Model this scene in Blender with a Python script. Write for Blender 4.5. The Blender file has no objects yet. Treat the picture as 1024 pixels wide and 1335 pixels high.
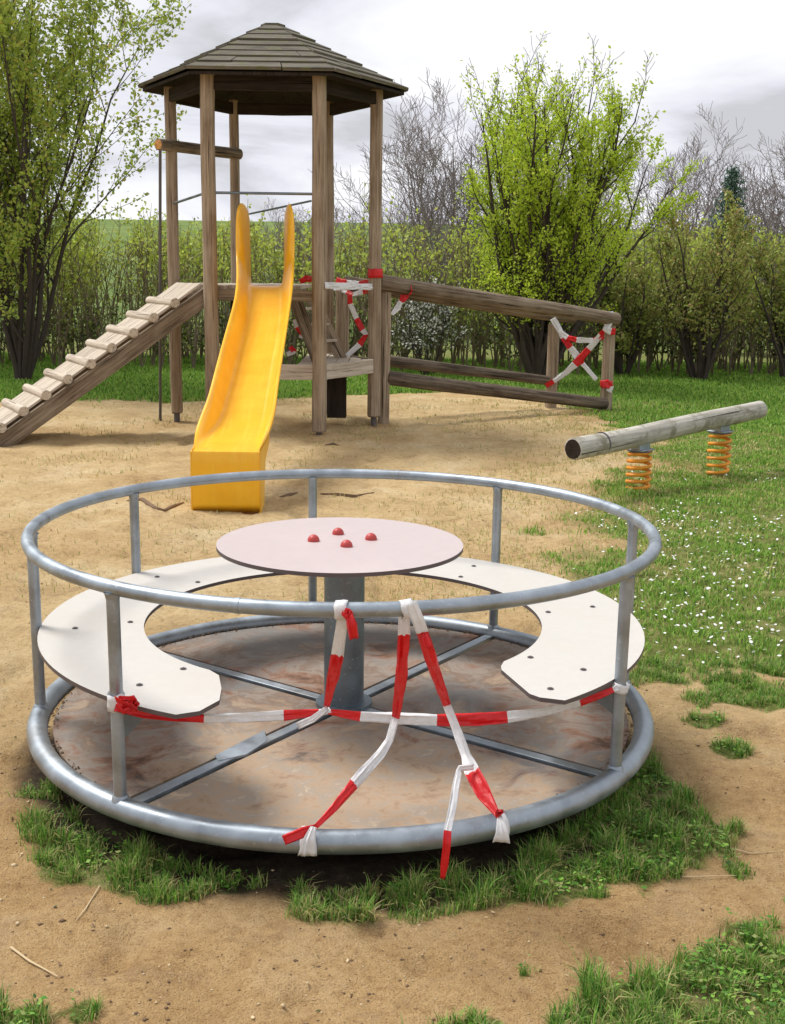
import bpy, math, random
import numpy as np
from mathutils import Vector, Matrix, noise as mnoise
random.seed(7); RNG=np.random.default_rng(11)
SC=bpy.context.scene; COL=SC.collection
R=math.radians
# ---------------------------------------------------------------- camera maths
F=1552.1; PT=.20076; RL=.01388; CZ=1.7384
def at(px,py,z=None,y=None):
    X=px-512;Y=py-667.5;c,q=math.cos(RL),math.sin(RL)
    x=(c*X+q*Y)/F;u=-(-q*X+c*Y)/F
    dy=math.cos(PT)+u*math.sin(PT);dz=-math.sin(PT)+u*math.cos(PT)
    k=(z-CZ)/dz if z is not None else y/dy
    return Vector((x*k,dy*k,CZ+dz*k))
cd=bpy.data.cameras.new('camera'); cam=bpy.data.objects.new('camera',cd); COL.objects.link(cam)
cd.sensor_fit='HORIZONTAL'; cd.sensor_width=36; cd.lens=36*F/1024; cd.clip_end=3000; cd.clip_start=.05
cam.matrix_world=Matrix.Translation((0,0,CZ))@Matrix.Rotation(R(90)-PT,4,'X')@Matrix.Rotation(RL,4,'Z')
SC.camera=cam
# ---------------------------------------------------------------- materials
def mat(name,rough=.7,metal=0,spec=.3):
    m=bpy.data.materials.new(name); m.use_nodes=True; nt=m.node_tree
    b=nt.nodes['Principled BSDF']; b.inputs['Roughness'].default_value=rough; b.inputs['Metallic'].default_value=metal
    b.inputs['Specular IOR Level'].default_value=spec
    return m,nt,b
def N(nt,t,**k):
    n=nt.nodes.new(t)
    for a,v in k.items():
        if a in n.inputs: n.inputs[a].default_value=v
        else: setattr(n,a,v)
    return n
def ramp(nt,fac,stops,interp='LINEAR'):
    r=nt.nodes.new('ShaderNodeValToRGB'); r.color_ramp.interpolation=interp
    e=r.color_ramp.elements
    while len(e)<len(stops): e.new(.5)
    for i,(p,c) in enumerate(stops): e[i].position=p; e[i].color=(*c,1)
    nt.links.new(fac,r.inputs[0]); return r.outputs[0]
def coords(nt,scale=(1,1,1),rnd=True):
    tc=nt.nodes.new('ShaderNodeTexCoord'); mp=nt.nodes.new('ShaderNodeMapping'); mp.inputs['Scale'].default_value=scale
    nt.links.new(tc.outputs['Object'],mp.inputs['Vector'])
    if rnd:
        oi=nt.nodes.new('ShaderNodeObjectInfo'); mu=N(nt,'ShaderNodeMath',operation='MULTIPLY'); mu.inputs[1].default_value=37.
        nt.links.new(oi.outputs['Random'],mu.inputs[0]); nt.links.new(mu.outputs[0],mp.inputs['Location'])
    return mp.outputs[0]
def noise(nt,vec,scale,detail=6,rough=.6,dist=0):
    n=nt.nodes.new('ShaderNodeTexNoise'); n.inputs['Scale'].default_value=scale; n.inputs['Detail'].default_value=detail
    n.inputs['Roughness'].default_value=rough; n.inputs['Distortion'].default_value=dist
    nt.links.new(vec,n.inputs['Vector']); return n.outputs['Fac']
def mix(nt,f,a,b,mode='MIX'):
    m=nt.nodes.new('ShaderNodeMix'); m.data_type='RGBA'; m.blend_type=mode
    for s,v in ((0,f),(6,a),(7,b)):
        if hasattr(v,'links'): nt.links.new(v,m.inputs[s])
        elif s==0: m.inputs[0].default_value=v
        else: m.inputs[s].default_value=(*v,1)
    return m.outputs[2]
def bump(nt,b,h,strength=.3,dist=.01):
    n=nt.nodes.new('ShaderNodeBump'); n.inputs['Strength'].default_value=strength; n.inputs['Distance'].default_value=dist
    nt.links.new(h,n.inputs['Height']); nt.links.new(n.outputs[0],b.inputs['Normal'])
def wood(name,dark,mid,light,moss=None,scale=1.):
    m,nt,b=mat(name,.85,0,.2)
    v=coords(nt,(38*scale,38*scale,1.6*scale)); g=noise(nt,v,1,7,.65,.4)
    c=ramp(nt,g,[(.28,dark),(.47,mid),(.72,light)])
    v2=coords(nt,(3,3,1.4)); n2=noise(nt,v2,2,4)
    c=mix(nt,ramp(nt,n2,[(.35,(0,0,0)),(.7,(1,1,1))]),c,mix(nt,.5,c,light))
    v3=coords(nt,(60,60,.9)); n3=noise(nt,v3,1,3,.5); cr=ramp(nt,n3,[(.33,(1,1,1)),(.37,(0,0,0))])
    c=mix(nt,cr,c,[x*.35 for x in dark])
    if moss:
        n4=noise(nt,coords(nt,(1,1,1)),7,5); c=mix(nt,ramp(nt,n4,[(.5,(0,0,0)),(.62,(1,1,1))]),c,moss)
    nt.links.new(c,b.inputs['Base Color']); bump(nt,b,g,.5,.006)
    return m
M={}
M['post']=wood('weathered_log',(.085,.058,.036),(.235,.170,.112),(.44,.36,.265))
M['beam']=wood('dark_log',(.025,.018,.012),(.10,.070,.045),(.34,.275,.20))
M['lowbeam']=wood('darker_log',(.02,.015,.011),(.065,.047,.033),(.24,.19,.14))  # darker wood tones for the low bridge beams
M['plank']=wood('pale_plank',(.14,.11,.08),(.40,.335,.26),(.62,.55,.46))
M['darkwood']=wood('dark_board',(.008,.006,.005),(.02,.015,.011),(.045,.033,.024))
M['shingle']=wood('roof_board',(.030,.026,.022),(.085,.075,.060),(.19,.17,.135),(.11,.11,.06),.8)
M['greylog']=wood('grey_log',(.14,.125,.10),(.34,.32,.275),(.58,.555,.50),(.24,.225,.17))
M['orangewood']=wood('fresh_end_grain',(.30,.12,.03),(.55,.27,.08),(.65,.36,.14))
def steel(name,base=(.33,.375,.42)):
    m,nt,b=mat(name,.36,.8,.5)
    v=coords(nt); n=noise(nt,v,9,6); n2=noise(nt,v,70,3)
    c=mix(nt,ramp(nt,n,[(.35,(0,0,0)),(.68,(1,1,1))]),[x*.75 for x in base],[min(1,x*1.15) for x in base])
    c=mix(nt,ramp(nt,n2,[(.62,(0,0,0)),(.8,(.6,.6,.6))]),c,(.60,.63,.66))
    n3=noise(nt,coords(nt),2.5,5); c=mix(nt,ramp(nt,n3,[(.56,(0,0,0)),(.72,(.55,.55,.55))]),c,(.30,.27,.23))
    nt.links.new(c,b.inputs['Base Color'])
    nt.links.new(ramp(nt,n,[(.3,(.34,)*3),(.7,(.6,)*3)]),b.inputs['Roughness']); bump(nt,b,n2,.08,.002)
    return m
M['steel']=steel('galvanised_steel'); M['steeldark']=steel('dull_steel',(.19,.23,.26))
def plain(name,col,rough=.6,var=.25,sc=12,dirt=None,bmp=.1,spec=.4,metal=0):
    m,nt,b=mat(name,rough,metal,spec); v=coords(nt); n=noise(nt,v,sc,6)
    c=mix(nt,n,[x*(1-var) for x in col],[min(1,x*(1+var)) for x in col])
    if dirt:
        n2=noise(nt,v,3.1,8,.7); c=mix(nt,ramp(nt,n2,[(.5,(0,0,0)),(.72,(.8,.8,.8))]),c,dirt)
    nt.links.new(c,b.inputs['Base Color'])
    if bmp: bump(nt,b,n,bmp,.004)
    return m
M['bench']=plain('cream_laminate',(.52,.50,.465),.45,.07,30,(.52,.48,.43),.02)
M['table']=plain('pink_white_laminate',(.465,.395,.39),.42,.06,30,(.52,.44,.43),.02)
M['edge']=plain('laminate_core',(.10,.08,.08),.6)
M['bolt']=plain('dark_bolt',(.10,.09,.09),.5)
M['knob']=plain('red_knob',(.42,.05,.045),.45)
M['black']=plain('black_rubber',(.025,.023,.022),.8)
M['spring']=plain('orange_spring',(.74,.29,.02),.55,.25,25,(.30,.11,.03))
M['brown']=plain('twig_bark',(.16,.10,.06),.9)
M['straw']=plain('dry_stalk',(.55,.43,.26),.9)
# tape
def tapem(name,col):
    m,nt,b=mat(name,.38,0,.5); v=coords(nt,rnd=False); n=noise(nt,v,60,4)
    c=mix(nt,n,[x*.85 for x in col],[min(1,x*1.1) for x in col]); nt.links.new(c,b.inputs['Base Color'])
    bump(nt,b,n,.6,.004); tr=nt.nodes.new('ShaderNodeBsdfTranslucent'); nt.links.new(c,tr.inputs['Color']); mx=nt.nodes.new('ShaderNodeMixShader'); mx.inputs[0].default_value=.25; nt.links.new(b.outputs[0],mx.inputs[1]); nt.links.new(tr.outputs[0],mx.inputs[2]); nt.links.new(mx.outputs[0],nt.nodes['Material Output'].inputs['Surface']); return m
M['tred']=tapem('red_tape_foil',(.74,.015,.02)); M['twhite']=tapem('white_tape_foil',(.82,.82,.83))
# slide
m,nt,b=mat('yellow_plastic',.33,0,.45); v=coords(nt); n=noise(nt,v,5,6)
tc=nt.nodes.new('ShaderNodeTexCoord'); st=N(nt,'ShaderNodeMapping'); st.inputs['Scale'].default_value=(22,1.2,1.5); nt.links.new(tc.outputs['Object'],st.inputs['Vector'])
n2=noise(nt,st.outputs[0],1,5)
c=mix(nt,ramp(nt,n,[(.35,(0,0,0)),(.7,(1,1,1))]),(.80,.39,.010),(.86,.47,.02))
c=mix(nt,ramp(nt,n2,[(.50,(0,0,0)),(.75,(.5,.5,.5))]),c,(.88,.58,.08))
nt.links.new(c,b.inputs['Base Color']); M['slide']=m
# platform floor
m,nt,b=mat('worn_floor_panel',.75,0,.3)
g=nt.nodes.new('ShaderNodeNewGeometry'); P=g.outputs['Position']
n=noise(nt,P,4.5,8,.65,.6); n2=noise(nt,P,60,6); n3=noise(nt,P,1.9,6,.7)
c=ramp(nt,n,[(.34,(.10,.055,.035)),(.42,(.24,.135,.09)),(.49,(.26,.22,.185)),(.56,(.19,.13,.095)),(.68,(.36,.27,.19))])
c=mix(nt,ramp(nt,n3,[(.47,(0,0,0)),(.60,(.75,)*3)]),c,(.17,.17,.165))
at_=nt.nodes.new('ShaderNodeAttribute'); at_.attribute_name='sand'
ma=N(nt,'ShaderNodeMath',operation='ADD'); ms=N(nt,'ShaderNodeMath',operation='SUBTRACT'); ms.inputs[1].default_value=.5
nt.links.new(n,ms.inputs[0]); m5=N(nt,'ShaderNodeMath',operation='MULTIPLY'); m5.inputs[1].default_value=1.8; nt.links.new(ms.outputs[0],m5.inputs[0])
nt.links.new(at_.outputs['Fac'],ma.inputs[0]); nt.links.new(m5.outputs[0],ma.inputs[1])
sandc=ramp(nt,noise(nt,P,11,9,.7,.5),[(.3,(.22,.145,.095)),(.48,(.36,.26,.175)),(.58,(.30,.25,.20)),(.7,(.50,.38,.26))])
c=mix(nt,ramp(nt,ma.outputs[0],[(.4,(0,0,0)),(.66,(1,1,1))]),c,sandc)
nt.links.new(c,b.inputs['Base Color']); bump(nt,b,n2,.35,.006); M['floor']=m
# foliage
def leafm(name,cols,trans=.35):
    m,nt,b=mat(name,.55,0,.25); g=nt.nodes.new('ShaderNodeNewGeometry')
    k=len(cols); c=ramp(nt,g.outputs['Random Per Island'],[(i/(k-1),cc) for i,cc in enumerate(cols)])
    nt.links.new(c,b.inputs['Base Color'])
    tr=nt.nodes.new('ShaderNodeBsdfTranslucent'); nt.links.new(c,tr.inputs['Color'])
    mx=nt.nodes.new('ShaderNodeMixShader'); mx.inputs[0].default_value=trans
    nt.links.new(b.outputs[0],mx.inputs[1]); nt.links.new(tr.outputs[0],mx.inputs[2])
    nt.links.new(mx.outputs[0],nt.nodes['Material Output'].inputs['Surface']); return m
M['leaf_olive']=leafm('olive_leaves',[(.16,.24,.05),(.28,.40,.07),(.40,.50,.09),(.34,.44,.08),(.44,.36,.09)])
M['leaf_lime']=leafm('lime_leaves',[(.36,.52,.03),(.54,.68,.06),(.44,.60,.05),(.66,.72,.12)],.45)
M['leaf_hedge']=leafm('hedge_leaves',[(.14,.20,.04),(.26,.34,.06),(.24,.24,.09),(.34,.42,.08),(.20,.26,.06)])
M['leaf_hedgelime']=leafm('fresh_hedge_leaves',[(.36,.48,.06),(.50,.60,.10),(.44,.46,.11)],.45)
M['leaf_dark']=leafm('dark_leaves',[(.035,.055,.02),(.07,.10,.03),(.10,.13,.04)])
M['leaf_rust']=leafm('rusty_leaves',[(.22,.22,.06),(.40,.35,.11),(.33,.42,.09),(.42,.28,.13)])
M['needle']=leafm('blue_needles',[(.06,.12,.09),(.09,.16,.12),(.08,.14,.09)],.1)
M['blossom']=leafm('white_blossom',[(.75,.75,.72),(.8,.8,.8),(.6,.62,.55)],.3)
M['grass']=leafm('grass_blades',[(.05,.13,.02),(.14,.31,.035),(.25,.46,.06),(.36,.52,.10),(.12,.28,.03),(.42,.52,.14)],.35)
M['tuft']=leafm('tuft_blades',[(.03,.09,.015),(.09,.24,.03),(.18,.40,.05),(.28,.46,.08),(.07,.18,.025),(.36,.38,.14)],.3)
M['drygrass']=leafm('dry_blades',[(.42,.36,.13),(.55,.46,.22),(.34,.37,.10),(.60,.50,.28)],.3)
M['petal']=leafm('daisy_petals',[(.85,.85,.85),(.8,.8,.8)],.2)
M['stem']=plain('brown_stems',(.20,.155,.105),.9,.35); M['bark']=plain('dark_bark',(.055,.042,.034),.9,.35); M['barkgrey']=plain('grey_bark',(.24,.205,.20),.9,.3)
# ---------------------------------------------------------------- mesh tools
class MB:
    def __init__(s): s.v=[];s.f=[];s.m=[];s.mi=0
    def add(s,vs,fs):
        o=len(s.v); s.v+= [tuple(p) for p in vs]; s.f+=[tuple(i+o for i in f) for f in fs]; s.m+=[s.mi]*len(fs)
    def box(s,c,size,rot=None):
        c=Vector(c);h=[x/2 for x in size]
        vs=[Vector((x*h[0],y*h[1],z*h[2])) for x in(-1,1) for y in(-1,1) for z in(-1,1)]
        if rot is not None: vs=[rot@p for p in vs]
        s.add([p+c for p in vs],[(0,1,3,2),(4,6,7,5),(0,4,5,1),(2,3,7,6),(0,2,6,4),(1,5,7,3)])
    def tube(s,pts,rad,n=8,caps=True,closed=False,jit=0):
        pts=[Vector(p) for p in pts]; k=len(pts)
        if not hasattr(rad,'__len__'): rad=[rad]*k
        up=Vector((.13,.21,.97)); vs=[];prev=None
        for i,p in enumerate(pts):
            if closed: t=pts[(i+1)%k]-pts[i-1]
            else: t=pts[min(i+1,k-1)]-pts[max(i-1,0)]
            t.normalize()
            if prev is None: a=t.cross(up if abs(t.dot(up))<.95 else Vector((1,0,0)))
            else: a=prev-t*prev.dot(t)
            a.normalize(); prev=a; b_=t.cross(a)
            for j in range(n):
                an=2*math.pi*j/n; r=rad[i]*(1+(random.uniform(-jit,jit) if jit else 0))
                vs.append(p+(a*math.cos(an)+b_*math.sin(an))*r)
        fs=[]
        for i in range(k if closed else k-1):
            i2=(i+1)%k
            for j in range(n): fs.append((i*n+j,i*n+(j+1)%n,i2*n+(j+1)%n,i2*n+j))
        if caps and not closed: fs+= [tuple(range(n-1,-1,-1)),tuple((k-1)*n+j for j in range(n))]
        s.add(vs,fs)
    def prism(s,poly,z0,z1,sides=None):
        n=len(poly); mi=s.mi
        vs=[(x,y,z0) for x,y in poly]+[(x,y,z1) for x,y in poly]
        s.add(vs,[tuple(range(n-1,-1,-1)),tuple(range(n,2*n))])
        if sides is not None: s.mi=sides
        s.add(vs,[(i,(i+1)%n,n+(i+1)%n,n+i) for i in range(n)]); s.mi=mi
WM={}
def link(o,parent,world):
    COL.objects.link(o)
    if parent is not None:
        o.parent=parent; o.matrix_parent_inverse=Matrix.Identity(4); o.matrix_basis=WM[parent.name].inverted()@world
    else: o.matrix_world=world
    WM[o.name]=world
def build(name,mb,mats,parent=None,loc=(0,0,0),world=None,smooth=True,bevel=0):
    if world is None: world=Matrix.Translation(loc)
    inv=world.inverted()
    me=bpy.data.meshes.new(name); me.from_pydata([tuple(inv@Vector(p)) for p in mb.v],[],mb.f)
    if not isinstance(mats,(list,tuple)): mats=[mats]
    for m in mats: me.materials.append(m)
    me.polygons.foreach_set('material_index',mb.m)
    me.polygons.foreach_set('use_smooth',[smooth]*len(mb.f))
    me.update()
    if smooth: me.set_sharp_from_angle(angle=R(38))
    o=bpy.data.objects.new(name,me); link(o,parent,world)
    if bevel:
        bm_=o.modifiers.new('bevel','BEVEL'); bm_.width=bevel; bm_.segments=2; bm_.limit_method='ANGLE'
    return o
def tag(o,label=None,cat=None,group=None,kind=None):
    if label:o['label']=label
    if cat:o['category']=cat
    if group:o['group']=group
    if kind:o['kind']=kind
    return o
def thing(name,label,cat,loc,group=None):
    o=bpy.data.objects.new(name,None); o.empty_display_size=.2; link(o,None,Matrix.Translation(loc)); return tag(o,label,cat,group)
def frame(p0,p1):
    p0=Vector(p0);p1=Vector(p1);d=p1-p0;L=d.length
    q=d.to_track_quat('Z','Y'); return Matrix.Translation(p0)@q.to_matrix().to_4x4(),L
def log(name,p0,p1,r0,r1,m,parent=None,n=20,endm=None,wob=.006,chamfer=.012):
    Wd,L=frame(p0,p1); mb=MB(); k=max(6,int(L/.12)); sd=random.uniform(0,99)
    ts=[0,chamfer/L]+[i/k for i in range(1,k)]+[1-chamfer/L,1]
    vs=[];fs=[]
    for i,t in enumerate(ts):
        rr=r0+(r1-r0)*t
        if i in(0,len(ts)-1): rr-=chamfer
        cx=mnoise.noise(Vector((t*L*.8,sd,0)))*wob*2; cy=mnoise.noise(Vector((t*L*.8,0,sd)))*wob*2
        for j in range(n):
            a=2*math.pi*j/n; w=1+.05*mnoise.noise(Vector((math.cos(a)*1.2,math.sin(a)*1.2,t*L*.9+sd)))
            vs.append((cx+math.cos(a)*rr*w,cy+math.sin(a)*rr*w,t*L))
    K=len(ts)
    for i in range(K-1):
        for j in range(n): fs.append((i*n+j,i*n+(j+1)%n,(i+1)*n+(j+1)%n,(i+1)*n+j))
    mb.add(vs,fs); 
    if endm: mb.mi=1
    mb.add(vs,[tuple(range(n-1,-1,-1)),tuple((K-1)*n+j for j in range(n))])
    mb.v=[tuple(Wd@Vector(p)) for p in mb.v]
    return build(name,mb,[m,endm] if endm else m,parent,world=Wd)
def plank(name,p0,p1,w,h,m,parent=None,up=(0,0,1),bevel=.006):
    p0=Vector(p0);p1=Vector(p1);z=(p1-p0).normalized();x=Vector(up).cross(z).normalized();y=z.cross(x)
    Wd=Matrix.Translation(p0)@Matrix((x,y,z)).transposed().to_4x4(); L=(p1-p0).length
    mb=MB(); k=max(1,int(L/.25)); sd=random.uniform(0,99); vs=[];fs=[]
    for i in range(k+1):
        dz=mnoise.noise(Vector((i*.7,sd,1)))*.006
        for a,b_ in((-1,-1),(1,-1),(1,1),(-1,1)): vs.append((a*w/2+dz,b_*h/2+dz,L*i/k))
    for i in range(k):
        for j in range(4): fs.append((i*4+j,i*4+(j+1)%4,i*4+4+(j+1)%4,i*4+4+j))
    fs+=[(3,2,1,0),tuple(4*k+j for j in range(4))]
    mb.add(vs,fs); mb.v=[tuple(Wd@Vector(p)) for p in mb.v]
    return build(name,mb,m,parent,world=Wd,smooth=False,bevel=bevel)
def np_mesh(name,V,faces_idx,loops_per,mats,midx=None,parent=None,loc=(0,0,0)):
    """V (n,3) array; faces_idx flat loop array; loops_per array of face sizes"""
    me=bpy.data.meshes.new(name); V=np.asarray(V,dtype=np.float32)-np.array(loc,dtype=np.float32)
    me.vertices.add(len(V)); me.vertices.foreach_set('co',V.ravel())
    me.loops.add(len(faces_idx)); me.loops.foreach_set('vertex_index',np.asarray(faces_idx,dtype=np.int32))
    lp=np.asarray(loops_per,dtype=np.int32); me.polygons.add(len(lp))
    st=np.concatenate([[0],np.cumsum(lp)[:-1]]).astype(np.int32); me.polygons.foreach_set('loop_start',st)
    if not isinstance(mats,(list,tuple)): mats=[mats]
    for m in mats: me.materials.append(m)
    if midx is not None: me.polygons.foreach_set('material_index',np.asarray(midx,dtype=np.int32))
    me.update(calc_edges=True); me.validate()
    o=bpy.data.objects.new(name,me); link(o,parent,Matrix.Translation(loc)); return o
def quads(name,C,A,B,mats,midx=None,parent=None,loc=(0,0,0),rhomb=True):
    n=len(C)
    if rhomb: V=np.stack([C-A,C+B-.1*A,C+A,C-B-.1*A],1)
    else: V=np.stack([C-A-B,C+A-B,C+A+B,C-A+B],1)
    return np_mesh(name,V.reshape(-1,3),np.arange(4*n),np.full(n,4),mats,midx,parent,loc)
def rand_unit(n):
    v=RNG.normal(size=(n,3)); return v/np.linalg.norm(v,axis=1,keepdims=True)
def leaves(name,C,size,mats,midx=None,parent=None,loc=(0,0,0),aspect=.6):
    C=np.asarray(C); n=len(C); s=size*RNG.uniform(.6,1.35,(n,1))/2
    a=rand_unit(n); b=np.cross(a,rand_unit(n)); b/=np.linalg.norm(b,axis=1,keepdims=True)+1e-9
    return quads(name,C,a*s,b*s*aspect,mats,midx,parent,loc)
# ---------------------------------------------------------------- noise in numpy
_T=RNG.random((256,256))
def vn(x,y,s):
    x=np.asarray(x)*s+100.3;y=np.asarray(y)*s+57.7
    xi=np.floor(x).astype(int);yi=np.floor(y).astype(int);fx=x-xi;fy=y-yi
    fx=fx*fx*(3-2*fx);fy=fy*fy*(3-2*fy)
    g=lambda i,j:_T[i%256,j%256]
    return (g(xi,yi)*(1-fx)+g(xi+1,yi)*fx)*(1-fy)+(g(xi,yi+1)*(1-fx)+g(xi+1,yi+1)*fx)*fy
def fbm(x,y,s,o=4):
    r=0;a=.5
    for i in range(o): r=r+a*vn(x+i*7.1,y-i*3.3,s*2**i); a*=.5
    return r/(1-.5**o)
sm=lambda a,b,x:(lambda t:t*t*(3-2*t))(np.clip((x-a)/(b-a),0,1))
MC=(-.172,4.211)
CLUMPS=[(1.5,4.8,.22),(1.27,4.2,.06),(1.25,4.48,.08),(1.62,4.45,.12),(.52,2.55,.13),(.62,2.5,.16),(.83,2.6,.2),(.92,2.78,.18),(1.05,2.95,.17),(1.22,3.08,.16),
 (.2,2.46,.1),(-.72,2.56,.045),(-.95,2.47,.12),(-.85,2.52,.05),(1.12,3.55,.04),(1.05,3.3,.05),(.08,2.42,.07),(.36,2.72,.04),(1.35,2.9,.2),(1.05,2.6,.25)]
def grass_mask(x,y):
    n=fbm(x,y,1.3,4); n2=fbm(x+9,y+4,3.5,3)
    bx=np.interp(y,[4.9,5.1,6.9,8,10.3,12,15,16],[1.05,1.0,1.15,1.6,2.35,2.8,3.0,2.6])
    lawn=sm(-.35-.55*sm(5.5,8,y),.55,x-bx+(n-.5)*1.4+(n2-.5)*.9*sm(5,8,y))*sm(4.75,5.25,y+(n2-.5)*.7)
    by=np.interp(x,[-6,-3,-1.5,0,2,3.5,6],[15.3,15.6,16.4,17.2,17.3,15.5,14])
    far=sm(-.3,.5,y-by+(n-.5)*1.2)
    g=np.maximum(lawn,far)
    dx=x-MC[0];dy=y-MC[1];r=np.hypot(dx,dy);a=np.degrees(np.arctan2(dy,dx))%360
    ro=np.interp(a,[180,190,203,215,232,250,267,290,308,322,335,350,360],[.98,1.06,1.15,1.24,1.26,1.23,1.20,1.27,1.4,1.52,1.38,1.15,1.0])
    fr=sm(-.05,.07,ro+.01-r+(n2-.5)*.26-.07*sm(.6,.72,vn(x,y,7.)))*sm(1.0,1.08,r+(n2-.5)*.10-.06*np.exp(-((a-272)/16)**2))*(a>178)
    g=np.maximum(g,fr*.98)
    for cx,cy,cr in CLUMPS: g=np.maximum(g,sm(1.15,.5,np.hypot(x-cx,y-cy)/cr+(n2-.5)*2.1+(vn(x,y,9)-.5)*.6))
    return g
TX0=-1.36
def gz(x,y):
    z=(fbm(x,y,1.1,3)-.5)*.05+(fbm(x,y,5,3)-.5)*.055*sm(22,10,y)
    fp=vn(x*1.0,y*1.0,6.3); z=z-.035*sm(.68,.86,fp)*sm(20,9,y)*(1-grass_mask(x,y))
    z=z+7.5*sm(45,160,y)*(1-.12*sm(0,80,x))
    return z-.01
# ---------------------------------------------------------------- ground
def make_ground():
    nx,ny=640,700
    u=np.linspace(-1,1,nx); xs=np.sinh(u*6)*1.6
    w=np.linspace(-.62,1,ny); ys=3.6+np.sinh(w*6)*1.9
    X,Y=np.meshgrid(xs,ys); Z=gz(X,Y); g=grass_mask(X,Y)
    V=np.stack([X,Y,Z],-1).reshape(-1,3)
    i=np.arange(nx*ny).reshape(ny,nx); q=np.stack([i[:-1,:-1],i[:-1,1:],i[1:,1:],i[1:,:-1]],-1).reshape(-1,4)
    m,nt,b=mat('sand_and_turf',.95,0,.1)
    geo=nt.nodes.new('ShaderNodeNewGeometry');P=geo.outputs['Position']
    n1=noise(nt,P,1.3,8,.7); n2=noise(nt,P,26,8,.75); n3=noise(nt,P,190,3,.6)
    sand=ramp(nt,n1,[(.30,(.54,.38,.19)),(.5,(.74,.55,.29)),(.70,(.84,.69,.43))])
    sand=mix(nt,.75,sand,ramp(nt,n2,[(.30,(.45,.38,.32)),(.44,(.85,.81,.77)),(.56,(1.,1.,1.))]),'MULTIPLY')
    sand=mix(nt,.75,sand,ramp(nt,n3,[(.30,(.35,.32,.29)),(.47,(.95,.95,.95)),(.7,(1,1,1))]),'MULTIPLY')
    n9=noise(nt,P,95,4,.7); sand=mix(nt,ramp(nt,n9,[(.60,(0,0,0)),(.70,(.7,.7,.7))]),sand,(.80,.68,.50))
    a4=nt.nodes.new('ShaderNodeAttribute'); a4.attribute_name='earth'
    sand=mix(nt,a4.outputs['Fac'],sand,mix(nt,1.,sand,(.86,.77,.70),'MULTIPLY'))
    # warm dark litter specks
    n6=noise(nt,P,75,5,.8); sand=mix(nt,ramp(nt,n6,[(.66,(0,0,0)),(.72,(1,1,1))]),sand,(.14,.09,.055))
    n8=noise(nt,P,4.2,7,.75); sand=mix(nt,ramp(nt,n8,[(.54,(0,0,0)),(.70,(.6,.6,.6))]),sand,(.36,.24,.145))
    gr=ramp(nt,noise(nt,P,7,8,.7),[(.3,(.09,.10,.03)),(.48,(.17,.20,.05)),(.62,(.34,.31,.13)),(.75,(.40,.33,.17))])
    a=nt.nodes.new('ShaderNodeAttribute'); a.attribute_name='grass'
    ad=N(nt,'ShaderNodeMath',operation='ADD'); s5=N(nt,'ShaderNodeMath',operation='SUBTRACT'); s5.inputs[1].default_value=.5
    mu=N(nt,'ShaderNodeMath',operation='MULTIPLY'); mu.inputs[1].default_value=.9
    nt.links.new(n2,s5.inputs[0]); nt.links.new(s5.outputs[0],mu.inputs[0]); nt.links.new(a.outputs['Fac'],ad.inputs[0]); nt.links.new(mu.outputs[0],ad.inputs[1])
    c=mix(nt,ramp(nt,ad.outputs[0],[(.35,(0,0,0)),(.75,(1,1,1))]),sand,gr)
    a3=nt.nodes.new('ShaderNodeAttribute'); a3.attribute_name='soil_shade'
    c=mix(nt,a3.outputs['Fac'],c,ramp(nt,n2,[(.3,(.03,.022,.016)),(.7,(.10,.075,.05))]))  # bare ground darkened to near-black, painting the shadow under the roundabout
    # distant meadow on the rise is brighter fresh green
    a2=nt.nodes.new('ShaderNodeAttribute'); a2.attribute_name='meadow'
    c=mix(nt,a2.outputs['Fac'],c,ramp(nt,noise(nt,P,.25,6),[(.35,(.10,.16,.04)),(.65,(.17,.22,.07))]))
    nt.links.new(c,b.inputs['Base Color'])
    h=mix(nt,.35,n2,n3); bump(nt,b,h,1.,.045)
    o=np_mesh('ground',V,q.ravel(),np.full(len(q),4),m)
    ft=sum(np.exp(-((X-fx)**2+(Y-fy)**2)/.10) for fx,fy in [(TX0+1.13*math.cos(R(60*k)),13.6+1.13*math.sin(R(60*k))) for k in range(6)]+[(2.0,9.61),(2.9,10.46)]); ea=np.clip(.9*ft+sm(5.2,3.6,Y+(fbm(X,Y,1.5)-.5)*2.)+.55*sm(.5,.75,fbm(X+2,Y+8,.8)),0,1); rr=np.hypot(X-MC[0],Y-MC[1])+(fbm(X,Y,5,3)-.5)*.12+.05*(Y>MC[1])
    for nm,val in(('earth',ea.ravel()),('soil_shade',sm(1.22,1.10,rr).ravel()),('grass',g.ravel()),('meadow',sm(24,32,Y).ravel())):
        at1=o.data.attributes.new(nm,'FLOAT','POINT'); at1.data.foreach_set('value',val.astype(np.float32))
    o.data.polygons.foreach_set('use_smooth',[True]*len(q)); tag(o,kind='structure'); return o
make_ground()
def blades(name,X,Y,h,w,m,lean=.45,clump=None):
    n=len(X); Z=gz(X,Y); th=RNG.uniform(0,2*np.pi,n); L=RNG.uniform(0,lean,n)
    d=np.stack([np.cos(th),np.sin(th),np.zeros(n)],1); ph=th+RNG.uniform(1,2,n)
    s=np.stack([np.cos(ph),np.sin(ph),np.zeros(n)],1)*(w/2)[:,None]
    base=np.stack([X,Y,Z-.004],1); up=np.array([0,0,1.])
    p1=base+up*(h*.55)[:,None]+d*(h*L*.35)[:,None]; p2=base+up*(h*(1-.35*L))[:,None]+d*(h*L)[:,None]
    V=np.stack([base-s,base+s,p1+s*.75,p1-s*.75,p2],1).reshape(-1,3); o=np.arange(n)[:,None]*5
    idx=(o+np.array([[0,1,2,3,3,2,4]])).ravel(); lp=np.tile([4,3],n)
    return np_mesh(name,V,idx,lp,m)
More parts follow.
